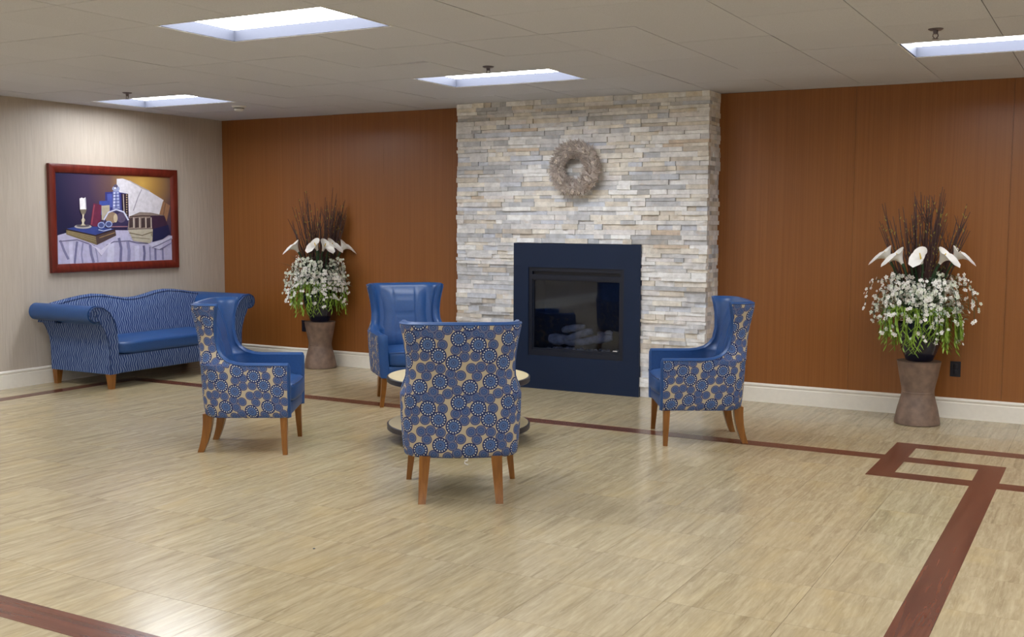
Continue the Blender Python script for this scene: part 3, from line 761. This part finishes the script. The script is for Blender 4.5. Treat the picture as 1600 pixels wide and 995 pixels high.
def hp(x, y):
    q = Hm[6]*x+Hm[7]*y+1; return ((Hm[0]*x+Hm[1]*y+Hm[2])/q - oy, (Hm[3]*x+Hm[4]*y+Hm[5])/q - oz)
PM = []; pg = G(); pm_cache = {}
def pcol(c):
    if c not in pm_cache:
        kk = NT('print_ink'); f = kk.noise(kk.obj(), 26, 3); lo = rgb(*[x*0.95 for x in c]); hi = rgb(*[min(255, x*1.03) for x in c])
        kk.set(kk.ramp(f, [(0.3, lo), (0.7, hi)]), 0.35, 0.4); pm_cache[c] = len(PM); PM.append(kk.m)
    return pm_cache[c]
kk = NT('print_backdrop'); sp_ = kk.n('ShaderNodeSeparateXYZ'); kk.l(kk.obj(), sp_.inputs[0])
gx = kk.math('DIVIDE', kk.math('ADD', sp_.outputs[1], 0.73), 1.46); gz = kk.math('DIVIDE', kk.math('SUBTRACT', sp_.outputs[2], 0.08), 0.88)
dx_ = kk.math('SUBTRACT', gx, 0.74); dz_ = kk.math('SUBTRACT', gz, 0.92)
dd_ = kk.math('SQRT', kk.math('ADD', kk.math('MULTIPLY', kk.math('MULTIPLY', dx_, dx_), 1.7), kk.math('MULTIPLY', kk.math('MULTIPLY', dz_, dz_), 0.9)))
kk.set(kk.ramp(dd_, [(0.0, rgb(206, 164, 84)), (0.16, rgb(172, 132, 74)), (0.38, rgb(104, 78, 76)), (0.62, rgb(68, 54, 80)), (0.95, rgb(34, 34, 66))]), 0.35, 0.4)
PM.append(kk.m)
LAY = [0]
def poly(pts, c):
    LAY[0] += 1; x = 0.012 + LAY[0]*0.00012
    vs = [(x,) + hp(*p_) for p_ in pts]; pg.add(vs, [tuple(range(len(vs)))], 0 if c is None else pcol(c))
def ell(cx, cy, rx_, ry_, c, n=20): poly([(cx+rx_*math.cos(2*math.pi*q/n), cy+ry_*math.sin(2*math.pi*q/n)) for q in range(n)], c)
def line(pts, w, c):
    up = []; dn = []
    for i, p_ in enumerate(pts):
        q0 = pts[max(i-1, 0)]; q1 = pts[min(i+1, len(pts)-1)]; tx, ty = q1[0]-q0[0], q1[1]-q0[1]; L = math.hypot(tx, ty) or 1
        up.append((p_[0]-ty/L*w, p_[1]+tx/L*w)); dn.append((p_[0]+ty/L*w, p_[1]-tx/L*w))
    poly(up + dn[::-1], c)
poly(src, None)
poly([(605,195),(650,192),(690,205),(750,235),(800,270),(860,292),(970,360),(950,440),(935,500),(690,500),(650,320),(605,300)], (218,214,222))
line([(800,275),(770,340),(735,445)], 3, (160,155,170)); line([(700,208),(800,262),(860,290)], 4, (176,168,172))
poly([(965,370),(1020,402),(990,552),(955,530),(938,470)], (156,116,88)); line([(985,385),(962,520)], 3, (110,80,66))
poly([(515,300),(605,296),(692,312),(697,500),(520,500)], (58,62,128)); poly([(640,310),(694,312),(700,500),(652,490)], (46,34,50))
for q in range(9): ell(683, 322+q*19, 6, 6, (170,150,120), 8)
line([(655,315),(664,480)], 3, (190,180,170)); poly([(530,315),(570,312),(572,420),(535,420)], (80,92,168))
poly([(470,370),(550,368),(556,480),(475,480)], (66,84,160)); poly([(425,388),(487,402),(478,582),(400,560)], (108,46,72)); line([(432,400),(412,555)], 4, (150,74,90))
poly([(487,408),(550,402),(552,500),(490,520)], (176,166,146))
ell(602, 545, 104, 108, (84,80,116), 28); ell(602, 545, 92, 96, (58,52,88), 28); ell(565, 500, 50, 44, (150,126,104), 18); ell(640, 500, 36, 40, (96,84,110), 16); ell(596, 505, 16, 34, (196,178,150), 14)
line([(505,520),(540,460),(600,436),(660,456),(696,520)], 6, (196,200,222)); poly([(560,580),(686,578),(686,640),(566,642)], (46,40,74)); line([(545,572),(690,570)], 4, (150,110,120))
poly([(574,292),(622,290),(632,432),(572,434)], (128,136,186)); line([(586,300),(584,425)], 5, (206,212,232)); line([(612,300),(616,425)], 4, (188,196,224))
for q in range(5): line([(576,318+q*25),(626,314+q*25)], 3, (70,80,140))
ell(597, 272, 30, 22, (150,156,190), 14); ell(595, 252, 16, 14, (90,84,110), 12); ell(590, 268, 8, 8, (228,230,240), 8)
poly([(150,642),(230,618),(420,600),(700,600),(1030,640),(1037,832),(155,868)], (188,184,214))
for pts, w_, c_ in ([(170,680),(200,760),(235,830)], 9, (128,126,164)), ([(300,690),(290,780),(283,862)], 8, (120,118,156)), ([(345,700),(335,790),(345,860)], 6, (140,138,176)), ([(400,715),(410,790),(430,856)], 10, (126,124,162)), ([(440,730),(455,800),(462,852)], 5, (146,144,182)), ([(622,660),(640,740),(636,846)], 10, (116,114,152)), ([(690,690),(702,760),(700,842)], 12, (142,140,178)), ([(815,720),(822,780),(818,838)], 9, (112,110,148)), ([(862,730),(868,835)], 6, (140,138,176)), ([(905,740),(908,834)], 8, (120,118,158)), ([(962,745),(966,832)], 7, (132,130,168)), ([(250,690),(255,800),(262,862)], 14, (208,204,230)), ([(560,700),(560,790),(556,850)], 26, (208,206,230)), ([(760,720),(765,838)], 18, (206,204,230)): line(pts, w_, c_)
line([(160,690),(300,676),(430,722),(488,800),(530,716),(585,690),(700,684),(760,700),(850,702)], 4, (110,106,140))
poly([(380,695),(485,755),(585,672),(560,700),(488,800),(440,740)], (214,210,232))
poly([(215,596),(440,642),(452,716),(215,634)], (128,112,82)); poly([(440,642),(592,592),(600,642),(452,716)], (82,66,66)); poly([(210,592),(300,570),(470,572),(592,592),(440,642)], (58,74,140)); line([(210,594),(440,643),(592,594)], 5, (56,40,40))
for q in range(3): line([(225,606+q*9),(444,656+q*17)], 1.5, (168,152,116))
line([(470,660),(590,618)], 3, (160,130,90))
ell(343, 572, 66, 17, (176,170,166)); ell(343, 566, 52, 11, (96,90,96)); poly([(335,472),(354,472),(348,500),(360,520),(350,545),(364,565),(324,565),(336,545),(328,520),(342,500)], (172,160,136)); line([(342,480),(342,560)], 3, (226,220,206))
poly([(316,437),(370,435),(360,470),(330,474)], (120,110,96)); poly([(314,352),(330,344),(345,350),(360,342),(366,436),(318,438)], (236,232,236)); line([(358,350),(364,432)], 4, (190,186,196))
poly([(700,492),(780,456),(870,460),(972,482),(1000,560),(880,592),(688,592)], (140,126,118))
poly([(862,482),(972,482),(1000,560),(880,592)], (62,42,64)); line([(700,494),(790,486),(862,486)], 5, (84,66,62))
for x in (712, 758, 806, 848): poly([(x-14,505),(x+14,500),(x+16,575),(x-12,580)], (76,62,64)); poly([(x+18,498),(x+24,498),(x+27,580),(x+20,580)], (196,184,170))
poly([(690,596),(882,590),(902,640),(862,702),(730,682)], (186,178,160)); line([(700,620),(800,640),(880,612)], 4, (130,118,100)); line([(720,655),(860,668)], 3, (140,130,112)); ell(885, 632, 18, 20, (150,140,124), 12)
poly([(882,590),(1002,556),(1018,628),(960,668),(880,692)], (36,40,78))
poly([(850,706),(960,672),(1033,640),(1033,668),(960,712),(950,752),(880,735)], (204,202,226)); line([(880,735),(930,715),(1030,664)], 4, (118,114,150)); line([(940,750),(1030,696)], 4, (126,122,158))
for cx_, cy_ in ((482,560),(540,552)):
    ell(cx_, cy_, 28, 26, (150,164,206), 16); ell(cx_, cy_, 20, 18, (78,88,140), 16)
line([(460,596),(500,606),(560,590)], 4, (170,182,216))
o = pg.build('print', PM, pc); o['label'] = 'still life print with books, candle and decanter'

# ------------------------------------------------------------------ ceiling fittings
def sprinkler(x, y, lab):
    t = thing('sprinkler', lab, 'sprinkler', (x, y, H), 0, 'ceiling sprinkler heads')
    g = G(); g.lathe([(0.03, -0.010), (0.042, -0.003), (0.042, 0.0)], 20); g.build('escutcheon', M['steel'], t, 40)
    g = G(); g.lathe([(0.012, -0.03), (0.014, -0.02), (0.014, -0.008)], 10); g.build('body', M['steel'], t, 40)
    g = G()
    for s in (-1, 1): g.tube([(s*0.012, 0, -0.028), (s*0.015, 0, -0.042), (s*0.004, 0, -0.055)], 0.003, 5)
    g.build('frame_arms', M['steel'], t); g = G(); g.lathe([(0.017, -0.058), (0.017, -0.055)], 14); g.build('deflector', M['steel'], t, 40)
sprinkler(-7.718, 6.90, 'small metal sprinkler head on the ceiling above the sofa'); sprinkler(-4.052, 6.95, 'small metal sprinkler head beside the ceiling light before the chimney'); sprinkler(-0.972, 6.796, 'small metal sprinkler head beside the ceiling light by the taller planter wall')
t = thing('smoke_detector', 'round white smoke detector on the ceiling near the room corner', 'smoke detector', (-7.62, 8.2, H))
g = G(); g.lathe([(0.062, -0.014), (0.07, -0.006), (0.07, 0.0)], 28); g.build('base_plate', M['whitem'], t, 40)
g = G(); g.lathe([(0.025, -0.052), (0.042, -0.046), (0.05, -0.022), (0.05, -0.014)], 28); g.build('cover', M['whitem'], t, 40)
g = G(); g.lathe([(0.0505, -0.028), (0.0505, -0.020)], 28, capb=False, capt=False); g.build('vent_ring', M['black'], t, 40)
def outlet(x, z, lab):
    t = thing('wall_outlet', lab, 'outlet', (x, YB, z), 0, 'black wall outlets')
    boxo('cover_plate', -0.040, 0.040, -0.007, -0.0005, -0.062, 0.062, M['black'], t, 0.002, 1)
    for zz in (-0.024, 0.024):
        boxo('socket', -0.017, 0.017, -0.0095, -0.006, zz-0.017, zz+0.017, M['black'], t, 0.003, 2)
outlet(-1.088, 0.40, 'black wall outlet beside the taller flower planter with open space around it'); outlet(-7.775, 0.41, 'black wall outlet half hidden behind the pedestal near the sofa')

# ------------------------------------------------------------------ planters
def pedestal(x, y, lab):
    g = G(); n = 40; pr = [(0.150, 0), (0.172, 0.004), (0.17, 0.03), (0.152, 0.12), (0.128, 0.21), (0.121, 0.25), (0.126, 0.29), (0.145, 0.38), (0.163, 0.485), (0.165, 0.495)]
    t = thing('pedestal', lab, 'pedestal', (x, y, 0), 0, 'hourglass pedestals')
    g.lathe(pr, n); g.build('body', M['stonetan'], t, 40)
    g = G(); g.lathe([(0.120, 0.243), (0.1235, 0.247), (0.1235, 0.253), (0.120, 0.257)], n, capb=False, capt=False); g.build('waist_seam', M['stonetan'], t, 60)
def arrangement(x, y, lab, seed, ylim, callas, twigspread, ntw, buds):
    R = random.Random(seed); t = thing('flower_arrangement', lab, 'flower arrangement', (x, y, 0.4955), 0, 'flower arrangements on pedestals')
    z0 = -0.4955
    cd = Vector((-x, -y, 0)).normalized(); sd = Vector((-cd.y, cd.x, 0))   # cd toward the camera side of the room, sd to the right of the wall as seen from the room
    def cl(p):
        p = Vector(p)
        if p.y > ylim: p.y = ylim + (1-math.exp(-(p.y-ylim)/0.05))*0.05
        return p
    g = G(); g.lathe([(0.085, 0.0), (0.10, 0.008), (0.135, 0.09), (0.165, 0.18), (0.180, 0.25), (0.178, 0.295), (0.168, 0.30), (0.166, 0.28)], 36, capt=True); g.build('pot', M['pot'], t, 40)
    g = G(); g.lathe([(0.165, 0.281), (0.10, 0.302), (0.02, 0.31)], 20); g.build('moss', M['leaf'], t, 60)
    # twigs
    for n in range(ntw):
        a = R.uniform(-1, 1); dep = R.uniform(-0.5, 0.5); ztop = R.uniform(1.5, 1.83) - 0.05*abs(a)
        if R.random() < 0.16: ztop += R.uniform(0.1, 0.2); a *= 0.6
        tip = sd*(a*twigspread) + cd*(dep*0.16); bs = sd*(a*0.06) + cd*(dep*0.05); pts = []
        for q in range(6):
            f = q/5; p_ = bs.lerp(tip, f**1.2) + Vector((R.uniform(-.012,.012), R.uniform(-.012,.012), 0.24 + (ztop+z0-0.24)*f)); pts.append(cl(p_))
        g = G(); g.tube(pts, [0.007, 0.0065, 0.006, 0.005, 0.004, 0.002], 5, 0)
        for q in range(R.randrange(1, 4)):    # side shoots
            i = R.randrange(2, 5); p_ = pts[i]; d_ = Vector((R.uniform(-.6,.6), R.uniform(-.4,.2), 1)).normalized(); L = R.uniform(0.08, 0.2)
            g.tube([p_, cl(p_+d_*L*0.5), cl(p_+d_*L+Vector((0,0,0.02)))], [0.004, 0.0032, 0.0014], 4, 0)
        for q in range(buds if R.random() < 0.7 else 2):
            i = R.randrange(1, 5); p_ = pts[i].lerp(pts[i+1] if i < 5 else pts[i], R.random()); s = R.uniform(0.008, 0.014); d_ = Vector((R.uniform(-1,1), R.uniform(-1,.3), 1.0)).normalized()
            g.tube([p_, p_+d_*s, p_+d_*2.2*s], [0.002, s*0.34, 0.001], 5, 1)
        g.build('twig', [M['twig'], M['bud']], t)
    # upright and arching dark leaves
    for n in range(32):
        a = R.uniform(-1, 1); dep = R.uniform(-0.6, 0.9); L = R.uniform(0.30, 0.52); lean = a*R.uniform(0.3, 1.0); pts = []
        for q in range(7):
            f = q/6; p_ = sd*(a*0.06+lean*(0.42 if n % 3 else 0.62)*f**1.7) + cd*(dep*(0.05+0.2*f**1.8)) + Vector((0, 0, 0.25 + L*1.25*f - 0.30*abs(lean)*f**2.6)); pts.append(cl(p_))
        g = G(); g.blade(pts, R.uniform(0.006, 0.014)); g.build('leaf', M['leaf'], t, 60)
    # calla lilies
    for (s_, zz, face, dep) in callas:
        cl_o = bpy.data.objects.new('calla_lily', None)
        hd = cl(sd*s_ + cd*dep + Vector((0, 0, zz+z0))); dirv = (sd*face + cd*0.25).normalized()
        g = G(); n = 16; rings = 8; vs = []
        ax = (Vector((0,0,1))*0.9 + dirv*0.5).normalized(); e1 = dirv - ax*dirv.dot(ax); e1.normalize(); e2 = ax.cross(e1)
        for r_ in range(rings):
            f = r_/(rings-1); rad = 0.012 + 0.052*f**1.6
            for q in range(n):
                w_ = 2*math.pi*q/n; lip = max(0, math.cos(w_))
                rr = rad*(1+1.5*lip**3*f**2); h_ = 0.115*f - 0.02*f**3*(1-abs(math.cos(w_))) - 0.055*(lip**3)*f**4
                vs.append(hd + ax*(h_-0.075) + e1*(rr*math.cos(w_)) + e2*(rr*0.85*math.sin(w_)))
        fs = [(r_*n+q, r_*n+(q+1)%n, (r_+1)*n+(q+1)%n, (r_+1)*n+q) for r_ in range(rings-1) for q in range(n)]
        g.add(vs, fs); g.build('calla_lily', M['petal'], t, 80); co = COL.objects[-1]
        bpy.data.objects.remove(cl_o)
        g = G(); g.tube([hd-ax*0.05, hd+ax*0.02+e1*0.004], [0.006, 0.004], 6); g.build('spadix', M['yellow'], co, 60)
        b0 = sd*(s_*0.2) + cd*(dep*0.3) + Vector((0,0,0.25)); e_ = hd-ax*0.07
        g = G(); g.tube([b0, cl(b0.lerp(e_, 0.5)+Vector((0,0,0.06))), cl(e_-ax*0.05), e_], [0.007, 0.007, 0.008, 0.012], 7); g.build('stem', M['leaf'], co, 60)
    # orchid sprays, drooping all round
    def flower(g, c, nrm, s):
        nrm = nrm.normalized(); u = nrm.cross(Vector((0.2, 0.1, 1))).normalized(); v = nrm.cross(u); w0 = R.uniform(0, 6)
        for q in range(5):
            a_ = w0 + q*1.2566; d_ = u*math.cos(a_) + v*math.sin(a_); e_ = nrm.cross(d_)
            g.add([c, c+d_*s*0.55+e_*s*0.36+nrm*s*0.12, c+d_*s+nrm*s*0.02, c+d_*s*0.55-e_*s*0.36+nrm*s*0.12], [(0,1,2,3)], 1)
        g.tube([c, c+nrm*s*0.35], [s*0.15, s*0.08], 5, 2)
    for n in range(54):
        w_ = 2*math.pi*(n+R.uniform(-.3,.3))/54*5; rr = R.uniform(0.18, 0.38); up = R.uniform(0.06, 0.30); L = R.uniform(0.02, 0.17) if n % 2 else R.uniform(-0.10, 0.06)
        d_ = Vector((math.cos(w_), math.sin(w_), 0)); pts = []
        for q in range(10):
            f = q/9; p_ = d_*(0.05+rr*(1-(1-f)**1.7)) + Vector((0, 0, 0.31 + up*math.sin(math.pi*min(1, f*0.95)) + 0.26*f*(1-f) - L*f**2.2)); pts.append(cl(p_))
        g = G(); g.tube(pts, 0.0022, 4, 0)
        for q in range(2, 10):
            for rep in range(3):
                p_ = pts[q] + Vector((R.uniform(-.028,.028), R.uniform(-.028,.028), R.uniform(-.02,.025))); flower(g, cl(p_), d_*0.8+cd*0.7+Vector((R.uniform(-.5,.5), R.uniform(-.5,.5), R.uniform(-.2,.7))), R.uniform(0.010, 0.021))
        g.build('orchid_spray', [M['leaf'], M['petal'] if n % 3 else M['petal2'], M['bud']], t)
    # grey-green filler leaves
    g = G()
    for n in range(420):
        w_ = R.uniform(0, 2*math.pi); rr = 0.32*math.sqrt(R.random()); zz = 0.38 + 0.25*(1-(rr/0.31)**2) + R.uniform(-.06,.06)
        c = cl(Vector((rr*math.cos(w_), rr*math.sin(w_), zz))); d_ = Vector((math.cos(w_)+R.uniform(-.6,.6), math.sin(w_)+R.uniform(-.6,.6), R.uniform(-.4,.7))).normalized(); L = R.uniform(0.03, 0.07)
        g.blade([c, cl(c+d_*L*0.5), cl(c+d_*L+Vector((0,0,-0.01)))], R.uniform(0.006, 0.011))
    o = g.build('filler_leaves', M['leafg'], t); o['kind'] = 'stuff'
    # trailing green strands
    for n in range(54):
        w_ = 2*math.pi*(n+R.uniform(-.4,.4))/54; d_ = Vector((math.cos(w_), math.sin(w_), 0)); L = R.uniform(0.08, 0.32); rr = R.uniform(0.20, 0.31); pts = []; ph = R.uniform(0, 6)
        for q in range(9):
            f = q/8; rad = 0.12+(rr-0.12)*min(1, f*2.2)**0.7; p_ = d_*rad + Vector((0, 0, 0.335 + 0.10*math.sin(math.pi*min(1, f*1.8)) - L*max(0, f-0.2)**1.1))
            p_ += Vector((-d_.y, d_.x, 0))*(0.014*math.sin(ph+f*9)); pts.append(cl(p_))
        g = G(); g.tube(pts, [0.0055]*8+[0.002], 5)
        for q in range(2, 9):
            for s in (-1, 1):
                e_ = Vector((-d_.y, d_.x, 0))*s*R.uniform(0.4, 1) + d_*0.4 + Vector((0,0,-0.9)); L2 = R.uniform(0.03, 0.055)
                g.blade([pts[q], cl(pts[q]+e_*L2*0.5), cl(pts[q]+e_*L2)], 0.0065)
        g.build('trailing_strand', M['leafb'], t)
    return t
pedestal(-1.31, 8.955, 'brown hourglass pedestal alone before the wood wall, carrying the taller arrangement')
arrangement(-1.31, 8.955, 'navy pot of white callas, orchids and twigs on the pedestal standing alone', 31, 0.26,
            [(-0.27, 1.33, -1.0, 0.08), (-0.18, 1.32, -0.6, 0.16), (-0.02, 1.325, -0.1, 0.18), (0.15, 1.325, 0.4, 0.16), (0.25, 1.335, 1.0, 0.08)], 0.34, 66, 5)
pedestal(-7.40, 9.14, 'brown hourglass pedestal in the corner between the sofa and a wing chair')
arrangement(-7.40, 9.14, 'navy pot of white callas, orchids and dark twigs between the sofa and a wing chair', 32, 0.10,
            [(-0.25, 1.30, -1.0, 0.08), (-0.04, 1.32, -0.2, 0.18), (0.06, 1.315, 0.2, 0.2), (0.13, 1.32, 0.4, 0.18), (0.26, 1.305, 1.0, 0.08)], 0.33, 62, 3)

# ------------------------------------------------------------------ small scrap on the floor
g = G(); g.lathe([(0.004, 0.0), (0.007, 0.002), (0.004, 0.004)], 9)
o = g.build('dark_chip', M['black'], None, 60, (-3.298, 4.01, 0.0002)); tag(o, 'tiny dark chip lying alone on the open tile floor', 'chip')
